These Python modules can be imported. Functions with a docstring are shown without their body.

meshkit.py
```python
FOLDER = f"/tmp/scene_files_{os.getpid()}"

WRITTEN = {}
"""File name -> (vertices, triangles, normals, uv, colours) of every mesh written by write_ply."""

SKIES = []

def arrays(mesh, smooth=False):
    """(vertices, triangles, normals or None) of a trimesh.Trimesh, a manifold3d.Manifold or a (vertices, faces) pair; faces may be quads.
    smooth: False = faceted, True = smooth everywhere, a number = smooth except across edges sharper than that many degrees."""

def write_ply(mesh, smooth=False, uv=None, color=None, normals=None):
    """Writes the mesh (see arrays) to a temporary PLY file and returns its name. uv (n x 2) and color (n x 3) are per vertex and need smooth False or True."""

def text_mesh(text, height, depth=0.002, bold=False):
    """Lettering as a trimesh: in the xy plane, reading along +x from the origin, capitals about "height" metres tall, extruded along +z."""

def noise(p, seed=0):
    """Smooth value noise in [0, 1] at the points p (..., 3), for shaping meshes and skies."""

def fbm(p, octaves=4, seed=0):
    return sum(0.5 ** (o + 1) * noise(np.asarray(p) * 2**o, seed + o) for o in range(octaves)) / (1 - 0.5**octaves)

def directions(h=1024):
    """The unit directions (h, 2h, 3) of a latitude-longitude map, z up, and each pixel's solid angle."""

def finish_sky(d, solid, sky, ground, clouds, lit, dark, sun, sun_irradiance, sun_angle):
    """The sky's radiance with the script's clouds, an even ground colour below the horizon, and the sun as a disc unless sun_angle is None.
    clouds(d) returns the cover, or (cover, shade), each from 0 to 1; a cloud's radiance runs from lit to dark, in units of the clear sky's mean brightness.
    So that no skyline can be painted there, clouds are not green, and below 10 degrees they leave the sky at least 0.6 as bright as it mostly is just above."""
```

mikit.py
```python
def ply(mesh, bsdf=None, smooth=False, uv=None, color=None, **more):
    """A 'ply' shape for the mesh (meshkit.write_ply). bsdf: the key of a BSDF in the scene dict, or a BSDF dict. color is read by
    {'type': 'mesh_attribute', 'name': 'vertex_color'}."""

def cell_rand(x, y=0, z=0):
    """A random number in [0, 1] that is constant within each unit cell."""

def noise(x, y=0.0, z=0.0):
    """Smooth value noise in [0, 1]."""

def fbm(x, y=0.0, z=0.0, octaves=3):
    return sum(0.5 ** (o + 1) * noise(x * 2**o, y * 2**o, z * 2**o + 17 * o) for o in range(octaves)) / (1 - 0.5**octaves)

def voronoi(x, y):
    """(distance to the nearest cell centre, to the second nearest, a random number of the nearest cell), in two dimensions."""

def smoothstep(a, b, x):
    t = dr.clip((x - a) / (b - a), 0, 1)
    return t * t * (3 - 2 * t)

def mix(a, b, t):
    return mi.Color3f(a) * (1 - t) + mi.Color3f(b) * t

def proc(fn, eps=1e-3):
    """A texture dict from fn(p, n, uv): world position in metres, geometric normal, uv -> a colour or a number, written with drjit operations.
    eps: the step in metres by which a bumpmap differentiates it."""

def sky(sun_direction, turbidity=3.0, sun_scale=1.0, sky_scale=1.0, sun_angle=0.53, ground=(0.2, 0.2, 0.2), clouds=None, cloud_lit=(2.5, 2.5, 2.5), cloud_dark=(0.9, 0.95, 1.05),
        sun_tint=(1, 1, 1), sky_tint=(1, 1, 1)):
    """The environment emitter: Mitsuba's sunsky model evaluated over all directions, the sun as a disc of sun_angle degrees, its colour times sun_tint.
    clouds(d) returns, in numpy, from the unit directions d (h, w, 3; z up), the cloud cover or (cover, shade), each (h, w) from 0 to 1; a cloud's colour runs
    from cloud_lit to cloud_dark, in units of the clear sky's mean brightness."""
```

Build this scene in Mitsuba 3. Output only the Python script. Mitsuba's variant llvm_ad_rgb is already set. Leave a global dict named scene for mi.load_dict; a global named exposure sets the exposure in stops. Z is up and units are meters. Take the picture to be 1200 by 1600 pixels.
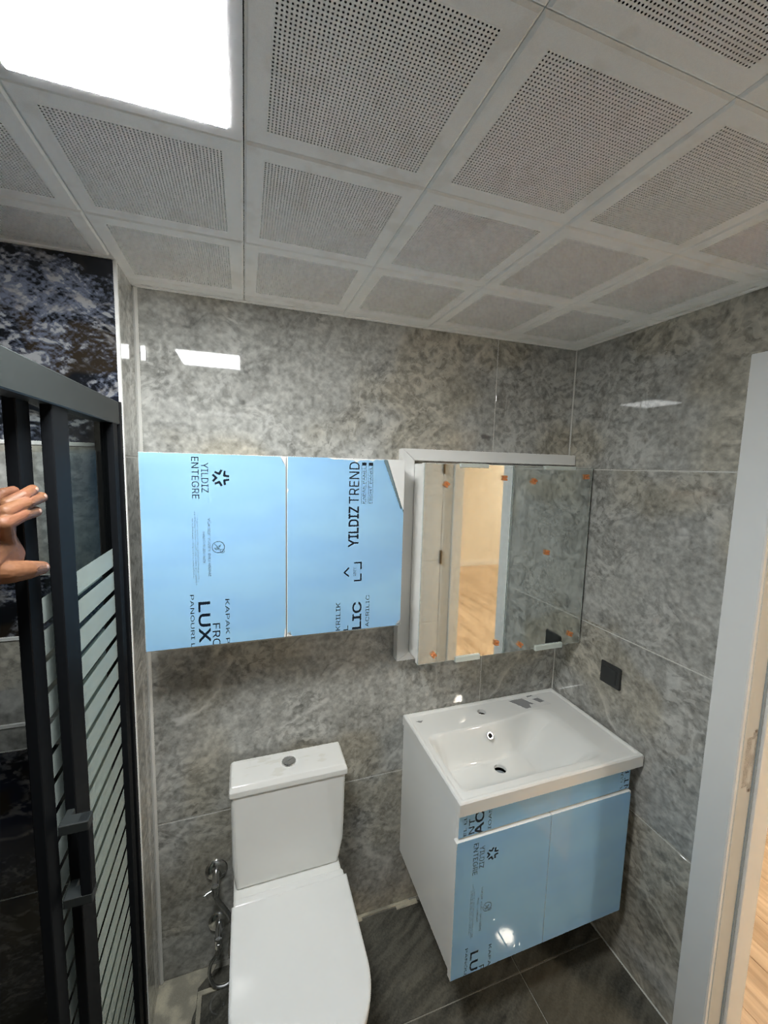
import math, random
import numpy as np, trimesh, manifold3d as m3
import drjit as dr, mitsuba as mi
import mikit, meshkit
from mikit import proc, noise, fbm, voronoi, smoothstep, mix
from shapely.geometry import Polygon, LineString, Point, box as sbox
from shapely.ops import unary_union

T = mi.ScalarTransform4f
scene, labels = {}, {}
random.seed(7)
rng = np.random.default_rng(7)

# ------------------------------------------------------------------ camera, light, exposure
CAM = np.array([0.28771, -1.35952, 1.74109])
FWD = np.array([0.32157, 0.94056, -0.10926])
UP = np.array([0.01122, 0.11159, 0.99369])
scene['camera'] = {'type': 'perspective', 'fov': 86.248, 'fov_axis': 'x', 'near_clip': 0.01, 'far_clip': 100.0,
                   'to_world': T().look_at(origin=CAM.tolist(), target=(CAM + FWD).tolist(), up=UP.tolist())}
PANEL = [56.0, 57.5, 57.0]          # the square ceiling panel, neutral white
HALL = [215.0, 196.0, 164.0]         # warm downlights of the hall beyond the door
exposure = 0.72

W, H = 1.5464, 2.222                # right wall, ceiling
ZJ = [0.0, 0.578, 1.160, 1.751, H]  # joints of the wall tiles
SW = -0.157                         # face of the shower's back wall
HX0, HX1, HY0, HY1, HH = W + 0.12, 6.0, -5.3, 1.2, 2.45   # hall
DY0, DY1, DZ = -0.705, -1.355, 2.0  # door opening

# ------------------------------------------------------------------ helpers
def add(key, mesh, bsdf, smooth=False, label=None, cat=None, group=None, kind=None, **kw):
    base, n = key, 0
    while key in scene:
        n += 1
        key = '%s_%03d' % (base, n)
    scene[key] = mikit.ply(mesh, bsdf, smooth=smooth, **kw)
    tag(key, label, cat, group, kind)
    return key

def share(key, shape, to_world):
    base, n = key, 0
    while key in scene:
        n += 1
        key = '%s_%03d' % (base, n)
    scene[key] = {**shape, 'to_world': to_world}
    return key

def tag(key, label=None, cat=None, group=None, kind=None):
    d = {}
    if label: d['label'] = label
    if cat: d['category'] = cat
    if group: d['group'] = group
    if kind: d['kind'] = kind
    if d: labels[key] = d

def cat_(*ms):
    return trimesh.util.concatenate(list(ms))

def bx(x0, x1, y0, y1, z0, z1, r=0.0):
    """A box; with r, its edges are chamfered."""
    x0, x1 = min(x0, x1), max(x0, x1); y0, y1 = min(y0, y1), max(y0, y1); z0, z1 = min(z0, z1), max(z0, z1)
    if r <= 0:
        b = trimesh.creation.box((x1 - x0, y1 - y0, z1 - z0))
        b.apply_translation(((x0 + x1) / 2, (y0 + y1) / 2, (z0 + z1) / 2))
        return b
    pts = []
    for x, sx in ((x0, 1), (x1, -1)):
        for y, sy in ((y0, 1), (y1, -1)):
            for z, sz in ((z0, 1), (z1, -1)):
                pts += [(x + sx * r, y + sy * r, z), (x + sx * r, y, z + sz * r), (x, y + sy * r, z + sz * r)]
    return trimesh.convex.convex_hull(np.array(pts))

def rbox(x0, x1, y0, y1, z0, z1, r, seg=24):
    s = m3.Manifold.sphere(r, seg)
    h = m3.Manifold.batch_hull([s.translate((x, y, z)) for x in (x0 + r, x1 - r) for y in (y0 + r, y1 - r) for z in (z0 + r, z1 - r)])
    return tm(h)

def tm(h):
    m = h.to_mesh()
    return trimesh.Trimesh(m.vert_properties[:, :3], m.tri_verts, process=False)

def mf(t):
    return m3.Manifold(m3.Mesh(np.asarray(t.vertices, np.float32), np.asarray(t.faces, np.uint32)))

def extr(poly, h):
    if poly.geom_type != 'Polygon':
        return cat_(*[extr(g, h) for g in poly.geoms if g.area > 0])
    return trimesh.creation.extrude_polygon(poly, h, engine='earcut')

def mat(m, M, t=(0, 0, 0)):
    A = np.eye(4); A[:3, :3] = M; A[:3, 3] = t
    m = m.copy(); m.apply_transform(A)
    return m

FRONT = np.array([[1, 0, 0], [0, 0, -1], [0, 1, 0.0]])      # plane xy -> xz, extrusion towards -y
def front(poly, y, h):
    """A polygon in (x, z) as a plate whose back lies at y and that is h thick towards -y."""
    return mat(extr(poly, h), FRONT, (0, y, 0))

def cyl(p, axis, r, h, seg=32, r2=None):
    m = m3.Manifold.cylinder(h, r, r if r2 is None else r2, seg)
    m = tm(m)
    a = np.array(axis, float); a /= np.linalg.norm(a)
    m.apply_transform(trimesh.geometry.align_vectors([0, 0, 1], a))
    m.apply_translation(p)
    return m

def tube(pts, r, n=10, steps=8):
    """A round tube along a Catmull-Rom curve through the points."""
    P = np.array(pts, float); Q = np.vstack([2 * P[0] - P[1], P, 2 * P[-1] - P[-2]])
    out = []
    for i in range(1, len(Q) - 2):
        for t in np.linspace(0, 1, steps, endpoint=False):
            a, b, c, d = Q[i - 1:i + 3]
            out.append(0.5 * (2 * b + (c - a) * t + (2 * a - 5 * b + 4 * c - d) * t ** 2 + (3 * b - a - 3 * c + d) * t ** 3))
    C = np.vstack([out, P[-1]])
    tn = np.gradient(C, axis=0); tn /= np.linalg.norm(tn, axis=1, keepdims=True)
    u = np.cross(tn[0], [0.3, 0.5, 0.81]); u /= np.linalg.norm(u)
    V = []
    for c, t in zip(C, tn):
        u = u - t * np.dot(u, t); u /= np.linalg.norm(u); w = np.cross(t, u)
        a = np.arange(n) * 2 * np.pi / n
        V.append(c + r * (np.cos(a)[:, None] * u + np.sin(a)[:, None] * w))
    V = np.vstack(V + [C[:1], C[-1:]]); F = []
    for i in range(len(C) - 1):
        for k in range(n):
            a, b = i * n + k, i * n + (k + 1) % n
            F += [(a, b, b + n), (a, b + n, a + n)]
    L = (len(C) - 1) * n
    for k in range(n):
        F += [(len(V) - 2, (k + 1) % n, k), (len(V) - 1, L + k, L + (k + 1) % n)]
    return trimesh.Trimesh(V, F, process=False)

def capsule(a, b, ra, rb, seg=20):
    return m3.Manifold.batch_hull([m3.Manifold.sphere(ra, seg).translate(tuple(a)), m3.Manifold.sphere(rb, seg).translate(tuple(b))])

# ------------------------------------------------------------------ materials
def two(d): return {'type': 'twosided', 'bsdf': d}
def rgb(*c): return {'type': 'rgb', 'value': list(c)}
def pr(c, rough=0.5, **k):
    return two({'type': 'principled', 'base_color': c if isinstance(c, dict) else rgb(*c), 'roughness': rough, 'specular': k.pop('spec', 0.5), **k})

def grey_marble(p, n, uv):
    row = dr.floor(p.z / 0.585)
    u, v = p.x + 0.97 * p.y + row * 3.7, p.z + 0.0
    w1, w2 = fbm(u * 7, v * 7, 1.0, 3) - 0.5, fbm(u * 7, v * 7, 8.0, 3) - 0.5
    s1, s2 = fbm(u * 38, v * 38, 2.0, 2) - 0.5, fbm(u * 38, v * 38, 6.0, 2) - 0.5
    a, b = u + 0.10 * w1 + 0.016 * s1, v + 0.10 * w2 + 0.016 * s2
    d, e = a * 0.80 + b * 0.60, b * 0.80 - a * 0.60
    big = fbm(d * 4.0, e * 6.0, 3.0, 3)
    mid = fbm(d * 15, e * 22, 5.0, 4)
    fine = fbm(u * 85, v * 85, 4.0, 3)
    grit = fbm(d * 34, e * 46, 7.0, 3)
    gs = smoothstep(0.36, 0.64, grit) - 0.5
    t = dr.clip(0.46 + 0.60 * (big - 0.5) + 0.30 * (mid - 0.5) + 0.13 * gs + 0.90 * (fine - 0.5), 0, 1)
    col = mix((0.190, 0.190, 0.177), (0.520, 0.520, 0.493), t)
    f1, f2, r = voronoi(d * 9, e * 13)
    sug = fbm(a * 58, b * 66, 17.0, 3)
    net = (1 - smoothstep(0.0, 0.13, f2 - f1)) * smoothstep(0.46, 0.60, fbm(u * 5, v * 5, 12.0, 3)) * smoothstep(0.3, 0.6, mid + s1)
    pat = smoothstep(0.46, 0.62, fbm(u * 5.5 + 3, v * 5.5, 15.0, 3))
    spk = smoothstep(0.52, 0.62, sug) * pat
    pit = smoothstep(0.40, 0.31, sug) * (0.35 + 0.65 * pat)
    vein = dr.clip(1 - dr.abs(fbm(d * 1.7 + 2.3, e * 4.2, 21.0, 4) - 0.5) * 34, 0, 1) * smoothstep(0.40, 0.60, mid + 0.4 * s2)
    col = mix(col, mi.Color3f(0.60, 0.60, 0.575), dr.clip(0.26 * net + 0.42 * spk, 0, 0.6)) * (1 - 0.20 * pit)
    col = mix(col, mi.Color3f(0.62, 0.615, 0.59), 0.55 * vein)
    # the long pale vein that climbs to the right above the cabinets
    lx = p.x; zz = 1.768 + 0.60 * (lx - 0.62) - 0.02 * dr.sin(lx * 21) + 0.05 * s1 + 0.05 * w1
    wd = 0.008 + 0.020 * smoothstep(0.95, 0.62, lx)
    lv = (1 - smoothstep(0.25, 1.0, dr.abs(v - zz) / wd)) * smoothstep(0.58, 0.64, lx) * smoothstep(1.06, 0.92, lx) * smoothstep(-0.03, -0.005, p.y)
    lw = (1 - smoothstep(0.2, 1.0, dr.abs(v - 1.80 - 1.1 * (lx - 0.70) - 0.06 * s2) / 0.010)) * smoothstep(0.68, 0.70, lx) * smoothstep(0.80, 0.74, lx) * smoothstep(-0.03, -0.005, p.y)
    col = mix(col, mi.Color3f(0.60, 0.595, 0.57), 0.62 * dr.clip(lv + 0.8 * lw, 0, 1) * smoothstep(0.30, 0.5, fine + 0.5 * (mid - 0.3)))
    st = (1 - smoothstep(0.3, 1.0, dr.sqrt(dr.square((lx - 1.155) / 0.034) + dr.square((v - 1.862) / 0.013)) + 1.3 * s1)) * smoothstep(-0.03, -0.005, p.y)
    col = mix(col, mi.Color3f(0.055, 0.040, 0.045), 0.7 * st)
    dk = dr.clip(1 - dr.abs(fbm(d * 6 + 4, e * 9, 31.0, 4) - 0.5) * 22, 0, 1) * smoothstep(0.50, 0.62, w1 + 0.55)
    col = col * (1 - 0.26 * dk)
    return mix(col, col * mi.Color3f(1.0, 0.95, 0.86), smoothstep(0.46, 0.62, fbm(u * 3 + 7, v * 3, 9.0, 3)))

def dark_marble(p, n, uv):
    x, y, z = p.x, p.y, p.z
    w1, w2 = fbm(x * 8 + 3, y * 8, z * 8, 3) - 0.5, fbm(x * 8, y * 8 + 8, z * 8 + 2, 3) - 0.5
    a, b = x + 0.09 * w1, z + 0.09 * w2
    big = fbm(a * 7, y * 7, b * 9, 3)
    clump = fbm(a * 48, y * 48, b * 55, 4)
    fine = fbm(x * 170, y * 170, z * 170, 2)
    top = smoothstep(1.2, 1.3, z)
    m = smoothstep(0.41, 0.62, 0.55 * clump + 0.42 * big + 0.30 * (fine - 0.5)) * smoothstep(0.38, 0.52, big + 0.05) * (0.25 + 0.75 * top)
    vein = dr.clip(1 - dr.abs(fbm(a * 3, y * 3, b * 5 + 3, 4) - 0.5) * 40, 0, 1) * smoothstep(0.42, 0.6, clump)
    col = mix((0.007, 0.008, 0.010), (0.014, 0.017, 0.034), smoothstep(0.4, 0.7, fbm(x * 4, y * 4 + 4, z * 4, 2)))
    col = mix(col, mi.Color3f(0.022, 0.017, 0.012), smoothstep(0.54, 0.62, fbm(x * 8 + 20, y * 8, z * 8, 3)))
    col = mix(col, mi.Color3f(0.105, 0.120, 0.165), 0.9 * m)
    col = mix(col, mi.Color3f(0.29, 0.29, 0.285), 0.7 * smoothstep(0.55, 0.66, clump + 0.2 * (fine - 0.5)) * m)
    return mix(col, mi.Color3f(0.22, 0.21, 0.20), 0.6 * vein)

def floor_stone(p, n, uv):
    a = p.x * 0.85 + p.y * 0.5; b = p.y * 0.85 - p.x * 0.5
    w = fbm(p.x * 3, p.y * 3, 1.0, 3)
    st = fbm(a * 9 + w * 2, b * 44 + w * 5, 0.0, 4)
    big = fbm(p.x * 5, p.y * 5, 4.0, 3)
    fine = fbm(p.x * 210, p.y * 210, 0.0, 2)
    t = dr.clip(0.45 + 1.2 * (st - 0.5) + 0.9 * (big - 0.5) + 0.45 * (fine - 0.5), 0, 1)
    c = mix((0.040, 0.040, 0.035), (0.150, 0.145, 0.122), t)
    return mix(c, mi.Color3f(0.16, 0.14, 0.10), 0.35 * smoothstep(0.5, 0.7, fbm(p.x * 4 + 9, p.y * 4, 2.0, 3)))

def cement_fn(p, n, uv):
    g = fbm(p.x * 320, p.y * 320, p.z * 320, 2); b = fbm(p.x * 17, p.y * 17, p.z * 17, 4)
    m = smoothstep(0.36, 0.62, b + 0.20 * (g - 0.5))
    return mix((0.52, 0.485, 0.38), (0.29, 0.275, 0.225), m) * (0.85 + 0.3 * g)

def ceil_fn(p, n, uv):
    g = noise(p.x * 900, p.y * 900, 0.0); s = fbm(p.x * 23, p.y * 23, 3.0, 4)
    return mix((0.86, 0.87, 0.85), (0.80, 0.80, 0.77), smoothstep(0.58, 0.75, s)) * (0.97 + 0.06 * g)

def film_fn(p, n, uv):
    s = fbm(p.x * 3.2, p.y * 3.2, p.z * 9, 3)
    return mix((0.325, 0.580, 0.82), (0.285, 0.525, 0.805), smoothstep(0.3, 0.7, s))

def film_bump(p, n, uv):
    return fbm(p.x * 9, p.y * 3, p.z * 9, 2) * 1.0 + 0.12 * smoothstep(0.7, 0.8, fbm(p.x * 42, p.y, p.z * 42, 2))

def oak(p, n, uv):
    k = mikit.cell_rand(dr.floor(p.x / 0.19), dr.floor((p.y + dr.floor(p.x / 0.19) * 0.41) / 1.2))
    g = fbm(p.x * 55 + k * 30, p.y * 3.2 + k * 11, 0.0, 4)
    l = fbm(p.x * 16 + k * 5, p.y * 1.6, 2.0, 3)
    t = dr.clip(0.5 + 1.3 * (g - 0.5) + 0.9 * (l - 0.5) + 0.35 * (k - 0.5), 0, 1)
    return mix((0.40, 0.285, 0.185), (0.66, 0.52, 0.375), t)

def skin_fn(p, n, uv):
    a = fbm(p.x * 140, p.y * 140, p.z * 140, 3); b = fbm(p.x * 38, p.y * 38, p.z * 38, 2)
    c = mix((0.140, 0.060, 0.028), (0.195, 0.090, 0.045), a)
    return mix(c, mi.Color3f(0.190, 0.070, 0.045), 0.45 * smoothstep(0.5, 0.75, b))

def dust_ceramic(p, n, uv):
    s = fbm(p.x * 21 + 3, p.y * 60, p.z * 21, 4)
    return mix((0.80, 0.80, 0.775), (0.69, 0.675, 0.61), 0.55 * smoothstep(0.60, 0.72, s) * smoothstep(0.6, 0.9, n.z))

scene['m_grey_marble'] = pr(proc(grey_marble), 0.035, spec=0.5)
scene['m_dark_marble'] = pr(proc(dark_marble), 0.09, spec=0.5)
scene['m_floor'] = pr(proc(floor_stone), 0.045, spec=0.33)
scene['m_cement'] = pr(proc(cement_fn), 0.95, spec=0.1)
scene['m_grout'] = pr((0.60, 0.595, 0.565), 0.8, spec=0.2)
scene['m_grout_floor'] = pr((0.26, 0.255, 0.225), 0.9, spec=0.2)
scene['m_trim_alu'] = pr((0.72, 0.72, 0.70), 0.35, spec=0.6)
scene['m_ceiling'] = pr(proc(ceil_fn), 0.55, spec=0.3)
scene['m_fleece'] = pr((0.022, 0.022, 0.020), 0.95, spec=0.1)
scene['m_white'] = pr((0.80, 0.80, 0.785), 0.30, spec=0.5)
scene['m_white_gloss'] = pr((0.80, 0.81, 0.80), 0.12, spec=0.5)
scene['m_door_white'] = pr((0.76, 0.77, 0.765), 0.35, spec=0.5)
scene['m_ceramic'] = pr((0.80, 0.805, 0.785), 0.05, spec=0.55)
scene['m_ceramic_dusty'] = pr(proc(dust_ceramic), 0.09, spec=0.55)
scene['m_film'] = two({'type': 'bumpmap', 'arbitrary': proc(film_bump, 2e-3), 'scale': 0.0008,
                       'bsdf': {'type': 'principled', 'base_color': proc(film_fn), 'roughness': 0.035, 'specular': 0.5}})
scene['m_film_back'] = pr((0.16, 0.235, 0.265), 0.4)
scene['m_ink'] = pr((0.006, 0.012, 0.022), 0.35, spec=0.3)
scene['m_ink_grey'] = pr((0.27, 0.275, 0.28), 0.6, spec=0.3)
scene['m_black_metal'] = pr((0.0065, 0.0075, 0.009), 0.55, spec=0.08)
scene['m_black_rail'] = pr((0.022, 0.026, 0.026), 0.5, spec=0.35)
scene['m_black_plastic'] = pr((0.018, 0.020, 0.021), 0.35, spec=0.5)
scene['m_gasket'] = pr((0.30, 0.34, 0.36), 0.25, spec=0.5)
scene['m_frost'] = {'type': 'principledthin', 'base_color': rgb(0.66, 0.76, 0.72), 'roughness': 0.5, 'diff_trans': 0.9, 'spec_trans': 0.0, 'eta': 1.5}
scene['m_pane'] = {'type': 'thindielectric', 'int_ior': 1.5, 'specular_transmittance': rgb(0.88, 0.92, 0.905), 'specular_reflectance': rgb(0.08, 0.08, 0.075)}
scene['m_mirror'] = two({'type': 'conductor', 'material': 'none', 'specular_reflectance': rgb(0.84, 0.88, 0.86)})
scene['m_mirror_edge'] = pr((0.42, 0.50, 0.48), 0.2, spec=0.6)
scene['m_chrome'] = two({'type': 'roughconductor', 'material': 'none', 'specular_reflectance': rgb(0.74, 0.75, 0.76), 'alpha': 0.05})
scene['m_steel_hose'] = two({'type': 'roughconductor', 'material': 'none', 'specular_reflectance': rgb(0.50, 0.51, 0.52), 'alpha': 0.28})
scene['m_copper'] = pr((0.70, 0.27, 0.10), 0.28, spec=0.5, metallic=0.35)
scene['m_clear_plastic'] = pr((0.60, 0.66, 0.62), 0.15, spec=0.5)
scene['m_bronze'] = pr((0.16, 0.13, 0.105), 0.4, metallic=0.6)
scene['m_hinge'] = pr((0.20, 0.14, 0.08), 0.35, metallic=0.6)
scene['m_hall_wall'] = pr((0.80, 0.765, 0.69), 0.7, spec=0.2)
scene['m_oak'] = pr(proc(oak), 0.35, spec=0.4)
scene['m_skin'] = pr(proc(skin_fn), 0.52, spec=0.3)
scene['m_nail'] = pr((0.34, 0.205, 0.155), 0.25, spec=0.5)
scene['m_label_paper'] = pr((0.74, 0.745, 0.74), 0.5, spec=0.3)
scene['m_peach'] = pr((0.86, 0.62, 0.48), 0.5, spec=0.3)
scene['m_diffuser'] = pr((0.85, 0.85, 0.85), 0.5)
scene['m_plaster'] = pr((0.55, 0.545, 0.52), 0.8, spec=0.2)

# ------------------------------------------------------------------ room shell
G = 0.0021        # half a joint
def slab_tiles(parent, rects, put, bsdf, bev=0.0012):
    """One chamfered tile per rectangle (u0, u1, z0, z1)."""
    for u0, u1, z0, z1 in rects:
        add(parent + '__tile', put(u0 + G, u1 - G, z0 + G, z1 - G), bsdf)

# back wall
add('wall_back', bx(-0.02, W + 0.14, 0.0012, 0.12, -0.02, H + 0.05), 'm_grout', kind='structure', label='back wall of large grey marbled tiles behind toilet and basin')
slab_tiles('wall_back', [(0.0, 1.1836, ZJ[i], ZJ[i + 1]) for i in range(4)] + [(1.1836, W, ZJ[i], ZJ[i + 1]) for i in range(4)],
           lambda a, b, c, d: bx(a, b, 0.0, 0.006, c, d, 0.0005), 'm_grey_marble')
# right wall with the door opening
rw = cat_(bx(W + 0.0012, HX0, 0.12, DY0, -0.02, H + 0.05), bx(W + 0.0012, HX0, DY1, -1.97, -0.02, H + 0.05), bx(W + 0.0012, HX0, DY0, DY1, DZ + 0.02, H + 0.05))
add('wall_right', rw, 'm_grout', kind='structure', label='right wall of grey marbled tiles with the doorway')
slab_tiles('wall_right', [(DY0, 0.0, ZJ[i], ZJ[i + 1]) for i in range(4)] + [(-1.95, DY1, ZJ[i], ZJ[i + 1]) for i in range(4)] + [(DY1, DY0, DZ + 0.02, H)],
           lambda a, b, c, d: bx(W, W + 0.006, a, b, c, d, 0.0005), 'm_grey_marble')
# pier between toilet and shower: grey return, dark marble face
add('wall_shower', bx(-0.90, -0.0012, SW + 0.0014, 0.12, -0.02, H + 0.05), 'm_grout', kind='structure', label='shower back wall of dark marbled tiles with grey bands')
slab_tiles('wall_shower', [(SW + 0.001, -0.001, ZJ[i], ZJ[i + 1]) for i in range(4)], lambda a, b, c, d: bx(-0.006, 0.0, a, b, c, d, 0.0008), 'm_grey_marble')
rows = [(0.0, 0.60, 'm_dark_marble'), (0.60, 1.008, 'm_dark_marble'), (1.008, 1.075, 'm_grey_marble'), (1.075, 1.300, 'm_grey_marble'),
        (1.300, 1.456, 'm_dark_marble'), (1.456, 1.777, 'm_grey_marble'), (1.777, H, 'm_dark_marble')]
for z0, z1, mm in rows:
    slab_tiles('wall_shower', [(-0.88, -0.003, z0, z1)], lambda a, b, c, d: bx(a, b, SW, SW + 0.006, c, d, 0.0008), mm)
for z in (1.777, 1.300, 1.075):
    add('wall_shower__band_trim', bx(-0.88, -0.02, SW - 0.003, SW + 0.002, z - 0.005, z + 0.005, 0.001), 'm_trim_alu', label='pale horizontal edge strip')
# shower side wall, stub wall beside the camera, wall behind the camera
add('wall_shower_side', bx(-1.0, -0.8835, SW + 0.02, -1.26, -0.02, H + 0.05), 'm_grout', kind='structure')
slab_tiles('wall_shower_side', [(-1.16, SW, z0, z1) for z0, z1, _ in rows[:2] + [(1.008, 1.777, 0), (1.777, H, 0)]], lambda a, b, c, d: bx(-0.884, -0.88, a, b, c, d, 0.0008), 'm_dark_marble')
add('wall_left', bx(-1.0, -0.0035, -1.163, -1.97, -0.02, H + 0.05), 'm_grout', kind='structure')
slab_tiles('wall_left', [(-1.95, -1.160, ZJ[i], ZJ[i + 1]) for i in range(4)], lambda a, b, c, d: bx(-0.006, 0.0, a, b, c, d, 0.0008), 'm_grey_marble')
slab_tiles('wall_left', [(-0.88, 0.0, ZJ[i], ZJ[i + 1]) for i in range(4)], lambda a, b, c, d: bx(a, b, -1.164, -1.160, c, d, 0.0008), 'm_dark_marble')
add('wall_front', bx(-0.02, W + 0.14, -1.9535, -2.07, -0.02, H + 0.05), 'm_grout', kind='structure')
slab_tiles('wall_front', [(0.0, 1.1836, ZJ[i], ZJ[i + 1]) for i in range(4)] + [(1.1836, W, ZJ[i], ZJ[i + 1]) for i in range(4)],
           lambda a, b, c, d: bx(a, b, -1.954, -1.95, c, d, 0.0008), 'm_grey_marble')
# corner strips
add('trim_1', bx(W - 0.0075, W - 0.0002, -0.0075, -0.0002, 0.0, H, 0.003), 'm_grout', kind='structure', label='pale grouted strip in the right back corner')
add('trim_2', bx(0.0002, 0.013, -0.013, -0.0002, 0.0, H, 0.006), 'm_grout', kind='structure', label='pale grouted strip in the left back corner')
add('trim_3', bx(-0.006, 0.0025, SW - 0.0025, SW + 0.007, 0.0, H, 0.0012), 'm_trim_alu', kind='structure', label='thin bright edge profile on the corner of the pier')
add('trim_4', bx(W - 0.006, W - 0.0002, DY0 + 0.085, -0.008, 0.0, 0.004, 0.0015), 'm_grout', kind='structure', label='pale joint where the right wall meets the floor')

# floor
add('floor', bx(-1.0, W + 0.14, -2.07, 0.12, -0.06, -0.003), 'm_grout_floor', kind='structure', label='floor of dark grey stone tiles with pale joints')
def ft(x0, x1, y0, y1):
    add('floor__tile', bx(x0 + 0.0022, x1 - 0.0022, y0 + 0.0022, y1 - 0.0022, -0.008, 0.0, 0.001), 'm_floor')
for x0, x1 in ((0.0, 0.58), (0.58, 1.180), (1.180, W)):
    if x0 == 0.0:
        ft(0.0, 0.58, -0.345, -0.012); ft(0.0, 0.58, -0.93, -0.345)
    else:
        ft(x0, x1, -0.345, -0.012); ft(x0, x1, -0.93, -0.345)
    ft(x0, x1, -1.50, -0.93); ft(x0, x1, -1.95, -1.50)
ft(W, HX0 - 0.03, DY1, DY0)
cp = Polygon([(0.0, -0.001), (0.178, -0.001), (0.168, -0.020), (0.140, -0.040), (0.1225, -0.056), (0.1225, -0.105), (0.113, -0.130), (0.110, -0.165), (0.094, -0.220), (0.078, -0.270), (0.070, -0.343), (0.0, -0.343)])
cm = extr(cp, 0.007); cm = cm.subdivide_to_size(0.02)
v = np.array(cm.vertices); v[:, 2] += -0.005 + 0.003 * meshkit.fbm(v * [14, 14, 0], 3) * (v[:, 2] > 0.001); cm.vertices = v
add('floor__cement_patch', cm, 'm_cement', smooth=True, label='unfinished dusty beige cement left of the toilet')
add('floor__grout_bead', cat_(bx(0.62, 0.90, -0.011, -0.0005, -0.004, 0.005, 0.002), bx(0.585, 0.70, -0.022, -0.004, -0.004, 0.003, 0.001), bx(0.84, 0.93, -0.026, -0.006, -0.004, 0.0022, 0.001)),
    'm_cement', label='rough pale grout along the foot of the back wall')
add('floor__shower_tray', bx(-0.88, -0.06, -1.155, SW, -0.002, 0.035, 0.01), 'm_cement', label='dusty base of the shower')

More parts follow.
